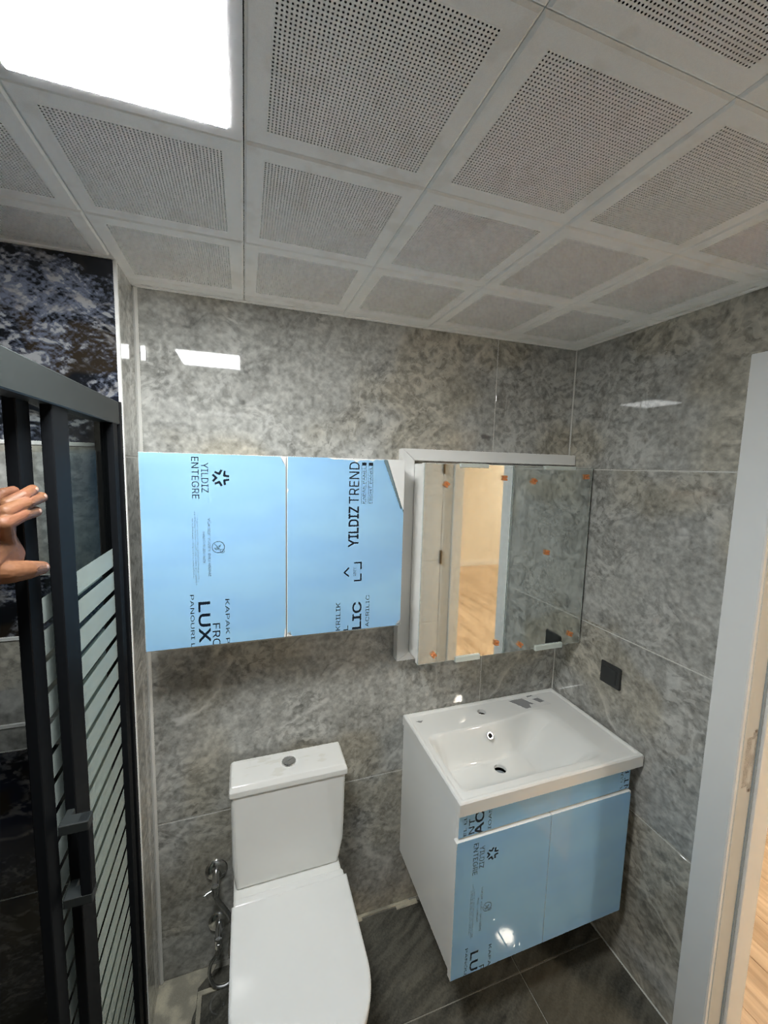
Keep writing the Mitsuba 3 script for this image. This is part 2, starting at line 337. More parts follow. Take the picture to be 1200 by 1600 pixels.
# ceiling: black fleece, metal tiles with real holes
P = 0.30
XB, YJ = 0.2925, -0.3496
add('ceiling', bx(-1.0, W + 0.14, -2.07, 0.12, H + 0.012, H + 0.05), 'm_fleece', kind='structure', label='suspended ceiling of white perforated square metal tiles')
NC, PA = 46, 0.031
PITCH = (P - 2 * PA) / NC
def perf_tile(x0, x1, y0, y1):
    """A metal tile in its own 0..P square, cut to the given rectangle; bevelled edge, perforated field."""
    g, b, d = 0.0007, 0.004, 0.003
    ix = [k for k in range(NC) if PA + k * PITCH >= x0 + 0.008 and PA + (k + 1) * PITCH <= x1 - 0.008]
    iy = [k for k in range(NC) if PA + k * PITCH >= y0 + 0.008 and PA + (k + 1) * PITCH <= y1 - 0.008]
    V, F = [], []
    def quad(a, b_, c, d_):
        n = len(V); V.extend([a, b_, c, d_]); F.extend([(n, n + 2, n + 1), (n, n + 3, n + 2)])
    X0, X1, Y0, Y1 = x0 + g, x1 - g, y0 + g, y1 - g
    A0, A1, B0, B1 = X0 + b, X1 - b, Y0 + b, Y1 - b
    o = [(X0, Y0), (X1, Y0), (X1, Y1), (X0, Y1)]; i_ = [(A0, B0), (A1, B0), (A1, B1), (A0, B1)]
    for k in range(4):
        k2 = (k + 1) % 4
        quad((*o[k], d), (*o[k2], d), (*i_[k2], 0), (*i_[k], 0))
        quad((*o[k], d + 0.006), (*o[k2], d + 0.006), (*o[k2], d), (*o[k], d))
    if not ix or not iy:
        quad((A0, B0, 0), (A1, B0, 0), (A1, B1, 0), (A0, B1, 0))
        return trimesh.Trimesh(V, F, process=False)
    a0, a1 = PA + ix[0] * PITCH, PA + (ix[-1] + 1) * PITCH
    b0, b1 = PA + iy[0] * PITCH, PA + (iy[-1] + 1) * PITCH
    quad((A0, B0, 0), (A1, B0, 0), (A1, b0, 0), (A0, b0, 0)); quad((A0, b1, 0), (A1, b1, 0), (A1, B1, 0), (A0, B1, 0))
    quad((A0, b0, 0), (a0, b0, 0), (a0, b1, 0), (A0, b1, 0)); quad((a1, b0, 0), (A1, b0, 0), (A1, b1, 0), (a1, b1, 0))
    s, r = PITCH / 2, 0.00142
    cell = np.array([[s, s], [-s, s], [-s, -s], [s, -s]] + [[r * math.cos(q * math.pi / 3), r * math.sin(q * math.pi / 3)] for q in range(6)])
    tri = np.array([[4, 0, 5], [5, 0, 6], [0, 1, 6], [6, 1, 7], [1, 2, 7], [7, 2, 8], [8, 2, 9], [2, 3, 9], [9, 3, 4], [3, 0, 4]])
    cx, cy = np.meshgrid([PA + (k + 0.5) * PITCH for k in ix], [PA + (k + 0.5) * PITCH for k in iy])
    c = np.stack([cx.ravel(), cy.ravel()], 1)
    vv = (c[:, None, :] + cell[None]).reshape(-1, 2)
    ff = (np.arange(len(c))[:, None, None] * 10 + tri[None]).reshape(-1, 3)
    n = len(V)
    V = np.vstack([np.array(V), np.c_[vv, np.zeros(len(vv))]]); F = np.vstack([np.array(F), ff + n])
    return trimesh.Trimesh(V, F, process=False)
tile_shapes = {}
def ceiling_tile(X, Y, X0, X1, Y0, Y1):
    x0, x1, y0, y1 = (round(q, 4) for q in (max(X, X0) - X, min(X + P, X1) - X, max(Y, Y0) - Y, min(Y + P, Y1) - Y))
    if x1 - x0 < 0.012 or y1 - y0 < 0.012: return
    k = (x0, x1, y0, y1)
    if k not in tile_shapes:
        tile_shapes[k] = mikit.ply(perf_tile(*k), 'm_ceiling', smooth=False)
    share('ceiling__tile', tile_shapes[k], T().translate([X, Y, H]))
for i in range(-4, 5):
    for j in range(-2, 6):
        X, Y = XB + P * i, YJ + P - P * (j + 1)     # j = 0: the first full row
        if i == -1 and j == 2: continue             # the lamp's field
        xl, yl = (-0.88, -1.16) if i <= -2 else (-0.0075, -1.95)
        yt = SW if i <= -2 else -0.002
        ceiling_tile(X, Y, xl, W - 0.002, yl, yt)
add('trim_5', bx(0.0, W, -0.012, -0.0005, H - 0.0035, H + 0.004, 0.001), 'm_ceiling', kind='structure', label='white wall angle under the ceiling along the back wall')
add('trim_6', bx(W - 0.012, W - 0.0005, -1.95, -0.012, H - 0.0035, H + 0.004, 0.001), 'm_ceiling', kind='structure', label='white wall angle under the ceiling along the right wall')
add('trim_7', bx(-0.88, 0.0, SW - 0.012, SW - 0.0005, H - 0.0035, H + 0.004, 0.001), 'm_ceiling', kind='structure', label='white wall angle under the ceiling along the shower wall')

# the square lamp in the ceiling grid
lx0, lx1, ly0, ly1 = XB - P + 0.001, XB - 0.001, YJ - 2 * P + 0.001, YJ - P - 0.001
tag('ceiling_lamp', 'square white light panel glowing in the ceiling grid', 'ceiling lamp')
fr = Polygon(sbox(lx0, ly0, lx1, ly1).exterior.coords, [sbox(lx0 + 0.0205, ly0 + 0.0205, lx1 - 0.0205, ly1 - 0.0205).exterior.coords[::-1]])
fm = extr(fr, 0.010); fm.apply_translation((0, 0, H - 0.001))
add('ceiling_lamp__frame', fm, 'm_white', label='white rim')
q = 0.0207
add('ceiling_lamp__diffuser', bx(lx0 + q, lx1 - q, ly0 + q, ly1 - q, H - 0.0045, H + 0.006, 0.0015), 'm_diffuser', label='glowing white diffuser', emitter={'type': 'area', 'radiance': rgb(*PANEL), 'sampling_weight': 8.0})

# ------------------------------------------------------------------ door and hall
cx = W - 0.012
tag('door_1', 'white door frame and opened white door leaf', kind='structure')
add('door_1__casing', bx(cx, W + 0.004, -0.620, -0.7015, 0.0, DZ + 0.055, 0.002), 'm_door_white', label='wide flat white casing board')
add('door_1__casing', bx(cx, W + 0.004, DY1 - 0.0035, DY1 - 0.085, 0.0, DZ + 0.055, 0.002), 'm_door_white')
add('door_1__casing', bx(cx, W + 0.004, -0.7015, DY1 - 0.0035, DZ - 0.003, DZ + 0.055, 0.002), 'm_door_white')
add('door_1__jamb', cat_(bx(W - 0.010, W + 0.062, -0.703, -0.700, 0.0, DZ, 0.0008), bx(W + 0.062, HX0 + 0.012, -0.717, -0.700, 0.0, DZ, 0.0015)), 'm_door_white', label='white jamb with a stepped rebate')
add('door_1__jamb', cat_(bx(W - 0.010, W + 0.062, DY1 - 0.005, DY1 - 0.002, 0.0, DZ, 0.0008), bx(W + 0.062, HX0 + 0.012, DY1 - 0.005, DY1 + 0.012, 0.0, DZ, 0.0015)), 'm_door_white')
add('door_1__jamb', cat_(bx(W - 0.010, W + 0.062, DY0, DY1, DZ - 0.003, DZ + 0.01, 0.0008), bx(W + 0.062, HX0 + 0.012, DY0, DY1, DZ - 0.017, DZ + 0.01, 0.0015)), 'm_door_white')
add('door_1__gasket', bx(W + 0.055, W + 0.0618, -0.7095, -0.703, 0.0, DZ - 0.004, 0.001), 'm_gasket', label='grey seal strip')
# strike plate in the near jamb
sp = unary_union([sbox(1.5585, 0.895, 1.5900, 1.042), LineString([(1.5920, 0.886), (1.5920, 1.052)]).buffer(0.0105)])
sp = sp.difference(sbox(1.5800, 0.990, 1.5925, 1.034)).difference(sbox(1.5800, 0.905, 1.5925, 0.952))
add('door_1__strike_plate', front(sp, -0.7028, 0.0022), 'm_bronze', label='dark bronze strike plate with two slots')
add('door_1__strike_plate__screw', cat_(*[cyl((1.592, -0.7049, z), (0, -1, 0), 0.0035, 0.0012, 16) for z in (0.882, 1.056)]), 'm_bronze')
# opened leaf, hinged on the far jamb
LY = DY1 - 0.001
lf = add('door_1__leaf', bx(W - 0.645, W - 0.014, LY - 0.044, LY - 0.004, 0.01, 1.995, 0.002), 'm_door_white', label='opened door leaf with horizontal grooves')
zs = [0.01, 0.285, 0.70, 1.122, 1.557, 1.995]
for z0, z1 in zip(zs[:-1], zs[1:]):
    add('door_1__leaf__panel', bx(W - 0.643, W - 0.016, LY - 0.0042, LY, z0 + 0.0045, z1 - 0.0045, 0.0025), 'm_door_white')
for z in (0.30, 1.149, 1.755):
    add('door_1__hinge', cyl((W - 0.016, LY + 0.006, z - 0.045), (0, 0, 1), 0.008, 0.09, 16), 'm_hinge', smooth=35, label='dark brass hinge barrel')
# hall
add('wall_hall', cat_(bx(HX0, HX1 + 0.1, HY0 - 0.1, HY0, 0, HH), bx(HX1, HX1 + 0.1, HY0, HY1, 0, HH), bx(HX0, HX1 + 0.1, HY1, HY1 + 0.1, 0, HH),
                      bx(HX0 - 0.002, HX0 + 0.006, DY1 - 0.004, HY0, 0, HH), bx(HX0 - 0.002, HX0 + 0.006, DY0 + 0.004, HY1, 0, HH), bx(HX0 - 0.002, HX0 + 0.006, DY1 - 0.01, DY0 + 0.01, DZ + 0.005, HH)),
    'm_hall_wall', kind='structure', label='cream painted walls of the bright room beyond the door')
add('ceiling_hall', bx(HX0 - 0.02, HX1 + 0.1, HY0 - 0.1, HY1 + 0.1, HH, HH + 0.05), 'm_hall_wall', kind='structure')
add('baseboard_hall', cat_(bx(HX0, HX1, HY0, HY0 + 0.014, 0.0, 0.08, 0.002), bx(HX1 - 0.014, HX1, HY0, HY1, 0.0, 0.08, 0.002)), 'm_white', kind='structure')
add('floor_hall', bx(HX0 - 0.03, HX1 + 0.1, HY0 - 0.1, HY1 + 0.1, -0.06, -0.004), 'm_hinge', kind='structure', label='light oak laminate floor of the room beyond the door')
for a in range(23):
    x0 = HX0 - 0.03 + a * 0.19; off = (a * 0.47) % 1.2
    y = HY0 - off
    while y < HY1:
        y0, y1 = max(y, HY0), min(y + 1.2, HY1)
        if y1 - y0 > 0.02 and x0 < HX1:
            add('floor_hall__plank', bx(x0 + 0.0006, min(x0 + 0.1894, HX1), y0 + 0.0006, y1 - 0.0006, -0.006, 0.0, 0.0008), 'm_oak')
        y += 1.2
for k, (x, y) in enumerate([(2.472, -2.214), (3.2, 0.2), (4.7, -0.5), (5.5, -2.4), (5.5, -4.4)]):
    nm = 'hall_downlight' if k == 0 else 'hall_downlight_%03d' % k
    ring = extr(Polygon(Point(0, 0).buffer(0.105, 32).exterior.coords, [Point(0, 0).buffer(0.079, 32).exterior.coords[::-1]]), 0.008)
    ring.apply_translation((x, y, HH - 0.008))
    add(nm + '__ring', ring, 'm_white')
    a = np.arange(32) * 2 * np.pi / 32
    dv = np.vstack([[[x, y, HH - 0.003]], np.c_[x + 0.078 * np.cos(a), y + 0.078 * np.sin(a), np.full(32, HH - 0.003)]])
    add(nm + '__lens', trimesh.Trimesh(dv, [[0, 1 + (i + 1) % 32, 1 + i] for i in range(32)], process=False), 'm_diffuser', emitter={'type': 'area', 'radiance': rgb(*HALL), 'sampling_weight': 0.7})
    tag(nm, 'round warm downlight of the room beyond the door, ' + ['nearest the doorway', 'past the doorway', 'in mid room', 'by the side wall', 'in a corner'][k], 'ceiling lamp', 'round downlights of the hall')

# ------------------------------------------------------------------ lettering
CW = np.array([[0, 1, 0], [0, 0, -1], [-1, 0, 0.0]])     # reads downwards, tops to the right
CCW = np.array([[0, -1, 0], [0, 0, -1], [1, 0, 0.0]])    # reads upwards, tops to the left
def word(key, text, x, z, yf, h, length, way, bold=False, clip=None, ink='m_ink', label=None):
    """A line of print that starts at (x, z) on the face at yf; h: height of its capitals, length: its extent, both in metres."""
    m = meshkit.text_mesh(text, h, 0.0001, bold)
    ext = m.bounds[1][0] - m.bounds[0][0]
    v = np.array(m.vertices); v[:, 0] = (v[:, 0] - m.bounds[0][0]) * (length / ext); m.vertices = v
    m = mat(m, way, (x, yf - 0.00005, z))
    if clip is not None:
        zc, keep = clip
        m = trimesh.intersections.slice_mesh_plane(m, [0, 0, keep], [0, 0, zc], cap=False)
    return add(key, m, ink)
def strokes(lines, w):
    return unary_union([LineString(l).buffer(w / 2, cap_style=2, join_style=1) for l in lines])
def star_logo(R):
    out = []
    for k in range(5):
        a = math.pi + k * 2 * math.pi / 5
        f = lambda r, da: (r * math.cos(a + da), r * math.sin(a + da))
        out.append([f(0.98 * R, -0.43), f(0.50 * R, 0), f(0.98 * R, 0.43)])
    return strokes(out, 0.25 * R)
def hard_logo(R):
    c = Point(0, 0).buffer(R, 32); c = c.difference(Point(0, 0).buffer(R * 0.90, 32))
    s = Point(0.62 * R, -0.72 * R).buffer(0.36 * R, 24).difference(Point(0.62 * R, -0.72 * R).buffer(0.28 * R, 24))
    l = strokes([[(-.6 * R, .55 * R), (.3 * R, -.45 * R)], [(-.65 * R, -.1 * R), (-.3 * R, -.5 * R), (.05 * R, -.2 * R)], [(-.5 * R, -.3 * R), (-.2 * R, -.1 * R), (.1 * R, -.6 * R)],
                 [(.0, .1 * R), (.35 * R, .35 * R), (.15 * R, -.1 * R)], [(.5 * R, -.8 * R), (.62 * R, -.86 * R), (.75 * R, -.6 * R)]], 0.10 * R)
    return unary_union([c, s, l])
def flat(key, poly, x, z, yf, ink='m_ink'):
    m = mat(extr(poly, 0.0001), FRONT, (x, yf - 0.00005, z))
    return add(key, m, ink)
FINE = ['TR YUZEY KORUYUCU FOLYOYU MONTAJDAN SONRA CIKARTINIZ', 'PLEASE REMOVE THE SURFACE PROTECTIVE STICKER AFTER ASSEMBLY.', 'VA RUGAM INDEPARTATI FOLIA DUPA MONTAJ']
def print_set(key, x, z, yf, s, zb):
    """The film's print, reading downwards; (x, z): where ENTEGRE starts; zb: the lower edge of the film."""
    word(key, 'YILDIZ', x + 0.0245 * s, z - 0.015 * s, yf, 0.0175 * s, 0.080 * s, CW)
    word(key, 'ENTEGRE', x + 0.001 * s, z, yf, 0.0175 * s, 0.112 * s, CW)
    flat(key, star_logo(0.0225 * s), x + 0.073 * s, z - 0.055 * s, yf)
    word(key, 'YÜKSEK YÜZEY DAYANIMI', x + 0.0375 * s, z - 0.165 * s, yf, 0.0066 * s, 0.163 * s, CW)
    word(key, 'HARD SURFACE', x + 0.0245 * s, z - 0.202 * s, yf, 0.0060 * s, 0.089 * s, CW)
    flat(key, hard_logo(0.0165 * s), x + 0.064 * s, z - 0.246 * s, yf)
    for t, dx, z0, l in ((FINE[0], 0.0105, 0.158, 0.184), (FINE[1], 0.0045, 0.146, 0.205), (FINE[2], -0.0015, 0.165, 0.165)):
        word(key, t, x + dx * s, z - z0 * s, yf, 0.0030 * s, l * s, CW)
    word(key, 'PANOURI LUCI', x - 0.0105 * s, z - 0.377 * s, yf, 0.0092 * s, 0.205 * s, CW, clip=(zb, 1))
    word(key, 'LUX', x + 0.0105 * s, z - 0.399 * s, yf, 0.0285 * s, 0.117 * s, CW, bold=True, clip=(zb, 1))
    word(key, 'FRONT', x + 0.045 * s, z - 0.464 * s, yf, 0.0195 * s, 0.122 * s, CW, clip=(zb, 1))
    word(key, 'KAPAK PANEL', x + 0.0795 * s, z - 0.396 * s, yf, 0.0105 * s, 0.213 * s, CW, clip=(zb, 1))

# ------------------------------------------------------------------ wall cabinet in blue film
CY = -0.155
tag('wall_cabinet', 'wide white wall cabinet above the toilet, its two doors under pale blue printed film', 'cabinet')
cx0, cx1, cz0, cz1 = 0.0305, 0.7655, 1.229, 1.764
cb0, cb1 = cx0 + 0.001, cx1 - 0.001
for q in (bx(cb0, cb0 + 0.017, -0.0005, CY + 0.0185, cz0 + 0.002, cz1 - 0.001), bx(cb1 - 0.017, cb1, -0.0005, CY + 0.0185, cz0 + 0.002, cz1 - 0.001), bx(cb0 + 0.017, cb1 - 0.017, -0.0005, CY + 0.0185, cz0 + 0.002, cz0 + 0.019),
          bx(cb0 + 0.017, cb1 - 0.017, -0.0005, CY + 0.0185, cz1 - 0.018, cz1 - 0.001), bx(cb0 + 0.017, cb1 - 0.017, -0.0005, -0.006, cz0 + 0.019, cz1 - 0.018)):
    add('wall_cabinet__board', q, 'm_white')
d1 = add('wall_cabinet__door', bx(cx0, 0.4005, CY + 0.018, CY, cz0, cz1, 0.0008), 'm_white_gloss', label='left door, its print reading downwards')
d2 = add('wall_cabinet__door', bx(0.4026, cx1, CY + 0.018, CY, cz0, cz1, 0.0008), 'm_white_gloss', label='right door, its film torn back at the upper right corner')
YF = CY - 0.0004
f1 = Polygon([(cx0 + .001, cz0), (0.3945, cz0 + .0005), (0.3965, cz0 + .022), (0.3995, cz0 + .028), (0.3990, 1.735), (0.3905, 1.7505), (0.3850, cz1 - .0015), (0.20, cz1 - .0005), (cx0 + .001, cz1 - .001)])
add(d1 + '__film', front(f1, CY - 0.0001, 0.0003), 'm_film', label='pale blue protective film')
ring = [(0.4045, 1.241), (0.4155, 1.2345), (0.421, cz0 + .0005), (0.757, cz0), (0.7585, 1.236), (0.7645, 1.2465), (0.7645, 1.607), (0.7560, 1.622), (0.705, cz1 - .0015), (0.668, cz1 - .002), (0.660, 1.7565),
        (0.645, 1.7605), (0.618, 1.7585), (0.609, 1.7520), (0.600, 1.7580), (0.560, 1.7600), (0.540, 1.7590), (0.520, 1.7640), (0.406, cz1 - .001), (0.4035, 1.675), (0.4080, 1.668), (0.4055, 1.661), (0.4035, 1.655)]
add(d2 + '__film', front(Polygon(ring), CY - 0.0001, 0.0003), 'm_film', label='pale blue protective film')
# the folded edge of the torn corner
fold = trimesh.convex.convex_hull(np.array([(0.697, CY - .0005, cz1 - .0005), (0.7075, CY - .0005, cz1 - .0015), (0.7595, CY - .0005, 1.614), (0.7555, CY - .0005, 1.609), (0.693, CY - .006, cz1 - .004), (0.704, CY - .007, cz1 - .006), (0.745, CY - .006, 1.635), (0.752, CY - .005, 1.612)]))
add(d2 + '__film_fold', fold, 'm_film_back', label='grey folded edge of the torn film')
add(d2 + '__film_fold', trimesh.convex.convex_hull(np.array([(0.7590, CY - .0005, 1.612), (0.7640, CY - .0005, 1.600), (0.7600, CY - .005, 1.603), (0.7645, CY - .003, 1.607)])), 'm_film_back')
for pts in ([(0.748, 1.2305), (0.7645, 1.2305), (0.7645, 1.247), (0.757, 1.243)], [(0.3860, 1.7625), (0.3995, 1.7375), (0.3915, 1.7480)], [(0.4045, 1.240), (0.4160, 1.2340), (0.4120, 1.2455)]):
    h = [(x, CY - 0.0004, z) for x, z in pts] + [(np.mean([p[0] for p in pts]), CY - 0.004, np.mean([p[1] for p in pts]))]
    add((d1 if pts[0][0] < 0.4 else d2) + '__film_fold', trimesh.convex.convex_hull(np.array(h)), 'm_gasket', label='lifted grey corner of the film')
print_set(d1 + '__lettering', 0.1535, 1.755, YF, 1.0, cz0 + 0.0005)
L2 = d2 + '__lettering'
word(L2, 'YILDIZ', 0.6175, 1.494, YF, 0.0305, 0.125, CCW, bold=True)
word(L2, 'TREND', 0.6175, 1.628, YF, 0.0310, 0.1255, CCW)
word(L2, 'KAPAK PANEL', 0.6365, 1.628, YF, 0.0075, 0.113, CCW)
word(L2, 'FRONT PANEL', 0.6575, 1.628, YF, 0.0075, 0.113, CCW)
for x in (0.6255, 0.6395, 0.6465, 0.6605):
    flat(L2, sbox(-0.0005, 0, 0.0005, 0.117), x, 1.626, YF)
for x in (0.6325, 0.6535):
    flat(L2, sbox(-0.0070, 0, 0.0070, 0.009), x, 1.7435, YF)
rc = strokes([[(-0.014, 0.0145), (-0.0285, 0.000), (-0.014, -0.0125)], [(0.002, 0.029), (0.0245, 0.029), (0.0245, 0.008)], [(0.003, -0.0275), (0.0245, -0.0275), (0.0245, -0.006)]], 0.0045)
flat(L2, rc, 0.604, 1.415, YF)
word(L2, '100%', 0.6125, 1.402, YF, 0.0085, 0.029, CCW)
word(L2, 'KRILIK', 0.5645, 1.232, YF, 0.0135, 0.089, CCW)
word(L2, 'L', 0.5905, cz0 + 0.001, YF, 0.0150, 0.016, CCW)
word(L2, 'LIC', 0.6315, cz0 + 0.001, YF, 0.0275, 0.088, CCW, bold=True)
word(L2, 'ACRILIC', 0.6580, 1.234, YF, 0.0115, 0.104, CCW)

# ------------------------------------------------------------------ mirror cabinet
tag('mirror_cabinet', 'mirror cabinet with two mirrored doors in a white mitred frame above the basin', 'mirror cabinet')
FY = -0.040
fx0, fx1, fz0, fz1 = 0.8015, W - 0.004, 1.0430, 1.8065
ix0, ix1, iz0, iz1 = 0.8465, fx1 - 0.01, 1.0740, 1.7660
e = 0.0006
for poly in ([(fx0, fz1), (fx1, fz1), (fx1, iz1), (ix0, iz1)], [(fx0, fz0), (fx0, fz1), (ix0, iz1), (ix0, iz0)], [(fx0, fz0), (ix0, iz0), (fx1, iz0), (fx1, fz0)]):
    add('mirror_cabinet__frame_board', front(Polygon(poly).buffer(-e, join_style=2), -0.0005, -FY - 0.0005), 'm_white', label='white mitred frame board')
mx0, mx1, mz0, mz1, MY = 0.8405, 1.5340, 1.0710, 1.7580, -0.138
add('mirror_cabinet__box', bx(0.8480, mx1 - 0.006, -0.001, MY + 0.024, mz0 + 0.004, mz1 - 0.003, 0.001), 'm_white', label='white cabinet box')
seam = 1.1810
for k, (a, b) in enumerate(((mx0, seam - 0.0012), (seam + 0.0012, mx1))):
    dk = add('mirror_cabinet__door', bx(a, b, MY + 0.022, MY + 0.0042, mz0, mz1, 0.0008), 'm_white', label='white door board behind the mirror')
    add(dk + '__mirror_glass', bx(a + 0.0012, b - 0.0012, MY + 0.004, MY, mz0 + 0.0012, mz1 - 0.0012), 'm_mirror', label='mirror pane')
    add(dk + '__mirror_edge', cat_(bx(b - 0.0012, b, MY + 0.004, MY, mz0, mz1), bx(a, a + 0.0012, MY + 0.004, MY, mz0, mz1), bx(a, b, MY + 0.004, MY, mz0, mz0 + 0.0012)), 'm_mirror_edge', label='greenish glass edge')
    pulls = [((0.969, 1.0777), mz1), ((0.984, 1.082), mz0)] if k == 0 else [((1.3114, 1.450), mz1), ((1.3213, 1.447), mz0)]
    for (p0, p1), z in pulls:
        s = -1 if z > 1.4 else 1
        add(dk + '__pull_strip', bx(p0, p1, MY + 0.008, MY - 0.006, z - 0.005 * s - 0.003, z + 0.012 * s, 0.0012), 'm_clear_plastic', label='pale translucent finger pull')
pads = [(0.9196, 1.6885, 0.7), (1.1441, 1.7131, 0.05), (1.2683, 1.7036, 0.6), (1.5046, 1.7234, -0.1), (1.3462, 1.4415, 0.1), (0.8978, 1.1018, 0.9), (1.1487, 1.1158, 0.1), (1.2528, 1.0960, 0.7), (1.4836, 1.1126, 0.35)]
where = ['in the upper left corner of the left mirror, tilted', 'high at the right edge of the left mirror', 'in the upper left corner of the right mirror, tilted', 'in the upper right corner of the right mirror', 'in the middle of the right mirror',
         'in the lower left corner of the left mirror, tilted', 'low at the right edge of the left mirror', 'low in the left corner of the right mirror, tilted', 'in the lower right corner of the right mirror']
for (x, z, a), wh in zip(pads, where):
    m = cat_(bx(-0.0075, 0.0075, -0.0105, 0, -0.0085, -0.0012, 0.001), bx(-0.0075, 0.0075, -0.0105, 0, 0.0012, 0.0085, 0.001), bx(-0.0065, 0.0065, -0.004, 0, -0.0085, 0.0085, 0.001))
    m.apply_transform(trimesh.transformations.rotation_matrix(a, [0, 1, 0])); m.apply_translation((x, MY, z))
    add('copper_pad', m, 'm_copper', label='small copper orange pad stuck ' + wh, cat='pad', group='copper orange pads on the mirrors')

# ------------------------------------------------------------------ vanity and basin
tag('vanity', 'white vanity unit hung below the basin, its doors and strip under blue printed film', 'vanity cabinet')
vx0, vx1, vz0, vz1, VY = 0.853, 1.500, 0.234, 0.770, -0.437
add('vanity__side_panel', bx(vx0, vx0 + 0.018, -0.001, VY + 0.019, vz0 + 0.002, vz1, 0.0008), 'm_white_gloss')
add('vanity__side_panel', bx(vx1 - 0.018, vx1, -0.001, VY + 0.019, vz0 + 0.002, vz1, 0.0008), 'm_white_gloss')
add('vanity__bottom_panel', bx(vx0 + 0.018, vx1 - 0.018, -0.001, VY + 0.019, vz0 + 0.002, vz0 + 0.020), 'm_white')
add('vanity__back_panel', bx(vx0 + 0.018, vx1 - 0.018, -0.001, -0.010, vz0 + 0.020, vz1 - 0.12), 'm_white')
TP = -0.4305
fp = add('vanity__front_strip', bx(vx0 + 0.001, vx1 - 0.001, TP + 0.018, TP, 0.6905, vz1, 0.0008), 'm_white_gloss', label='fixed strip above the doors')
add(fp + '__film', front(sbox(vx0 + 0.0015, 0.6910, vx1 - 0.0015, vz1), TP - 0.0001, 0.0003), 'm_film', label='pale blue protective film')
YS = TP - 0.0004
word(fp + '__lettering', 'PANEL LUC', 0.880, 0.640, YS, 0.0095, 0.140, CCW, clip=(0.6912, 1))
word(fp + '__lettering', 'FRONT F', 0.906, 0.617, YS, 0.0185, 0.160, CCW, clip=(0.6912, 1))
word(fp + '__lettering', 'ACR', 0.9355, 0.684, YS, 0.0275, 0.115, CCW, bold=True, clip=(0.6912, 1))
word(fp + '__lettering', 'LUCIOASE', 0.962, 0.637, YS, 0.0100, 0.140, CCW, clip=(0.6912, 1))
word(fp + '__lettering', 'PANEL LUC', 1.4685, 0.628, YS, 0.0095, 0.140, CCW, clip=(0.6912, 1))
word(fp + '__lettering', 'FRONT F', 1.4945, 0.605, YS, 0.0185, 0.160, CCW, clip=(0.6912, 1))
v1 = add('vanity__door', bx(0.8460, 1.1765, VY + 0.018, VY, vz0, 0.684, 0.0008), 'm_white_gloss', label='left door with print along its left edge')
v2 = add('vanity__door', bx(1.1780, 1.5030, VY + 0.018, VY, vz0, 0.684, 0.0008), 'm_white_gloss', label='right door without print')
add(v1 + '__film', front(Polygon([(0.8475, vz0 + .0005), (1.1763, vz0 + .0005), (1.1763, 0.6835), (0.8490, 0.6830), (0.8475, 0.66)]), VY - 0.0001, 0.0003), 'm_film', label='pale blue protective film')
add(v2 + '__film', front(Polygon([(1.1782, vz0 + .0005), (1.5025, vz0 + .0005), (1.5025, 0.672), (1.4950, 0.6830), (1.1782, 0.6835)]), VY - 0.0001, 0.0003), 'm_film', label='pale blue protective film')
print_set(v1 + '__lettering', 0.9025, 0.666, VY - 0.0004, 0.905, vz0 + 0.0008)

BX0, BX1, BY0, BY1, BZ = 0.8490, 1.5400, -0.4415, -0.0010, 0.8100
def basin():
    nx, ny = 231, 148
    xs, ys = np.linspace(BX0, BX1, nx), np.linspace(BY0, BY1, ny)
    X, Y = np.meshgrid(xs, ys, indexing='ij')
    S = lambda t: np.clip(t, 0, 1) ** 2 * (3 - 2 * np.clip(t, 0, 1))
    edge = np.minimum(np.minimum(X - BX0, BX1 - X), Y - BY0); edge = np.minimum(edge, (BY1 - Y) * 1.0)
    z = BZ - 0.0065 * S((edge - 0.010) / 0.008)
    z -= 0.0055 * (1 - np.clip(edge / 0.0065, 0, 1)) ** 2.2           # rounded outer lip
    back = -0.136 + 0.022 * np.exp(-((X - 1.345) / 0.10) ** 2)
    rx = 1.432 + 0.0 * Y
    ul, ur, ub, uf = (X - 0.880) / 0.075, (rx - X) / 0.190, (back - Y) / 0.062, (Y + 0.4010) / 0.055
    d = S(ul) ** 0.85 * S(ur) ** 0.95 * S(ub) ** 0.85 * S(uf) ** 0.85
    z -= 0.108 * d
    z += 0.00018 * np.sin(X * 31 + 1.0) * np.cos(Y * 37) + 0.02 * np.clip(-0.10 - Y, -0.10, 0.0) * 1.0
    rr = np.hypot(X - 1.134, Y + 0.228)
    z -= 0.006 * np.exp(-(rr / 0.06) ** 2)
    zb = np.minimum(BZ - 0.0425, z - 0.012)
    top = np.stack([X, Y, z], -1).reshape(-1, 3); bot = np.stack([X, Y, zb], -1).reshape(-1, 3)
    F = []
    idx = np.arange(nx * ny).reshape(nx, ny)
    a, b, c, d_ = idx[:-1, :-1].ravel(), idx[1:, :-1].ravel(), idx[1:, 1:].ravel(), idx[:-1, 1:].ravel()
    N = nx * ny
    F = np.vstack([np.c_[a, b, c], np.c_[a, c, d_], np.c_[a + N, c + N, b + N], np.c_[a + N, d_ + N, c + N]])
    rim = np.concatenate([idx[:, 0], idx[-1, 1:], idx[-2::-1, -1], idx[0, -2:0:-1]])
    r2 = np.roll(rim, -1)
    F = np.vstack([F, np.c_[rim, r2 + N, r2], np.c_[rim, rim + N, r2 + N]])
    M = mf(trimesh.Trimesh(np.vstack([top, bot]), F, process=False))
    M = M - m3.Manifold.cylinder(0.2, 0.0175, 0.0175, 40).translate((1.1535, -0.0660, 0.72))
    M = M - m3.Manifold.cylinder(0.2, 0.0215, 0.0215, 40).translate((1.134, -0.228, 0.62))
    return tm(M)
tag('basin', 'white ceramic washbasin with a square rim on the vanity', 'washbasin')
add('basin__bowl', basin(), 'm_ceramic', smooth=28)
n_ = np.array([0, -0.78, 0.62]); oc = np.array([1.1275, -0.1640, 0.7735])
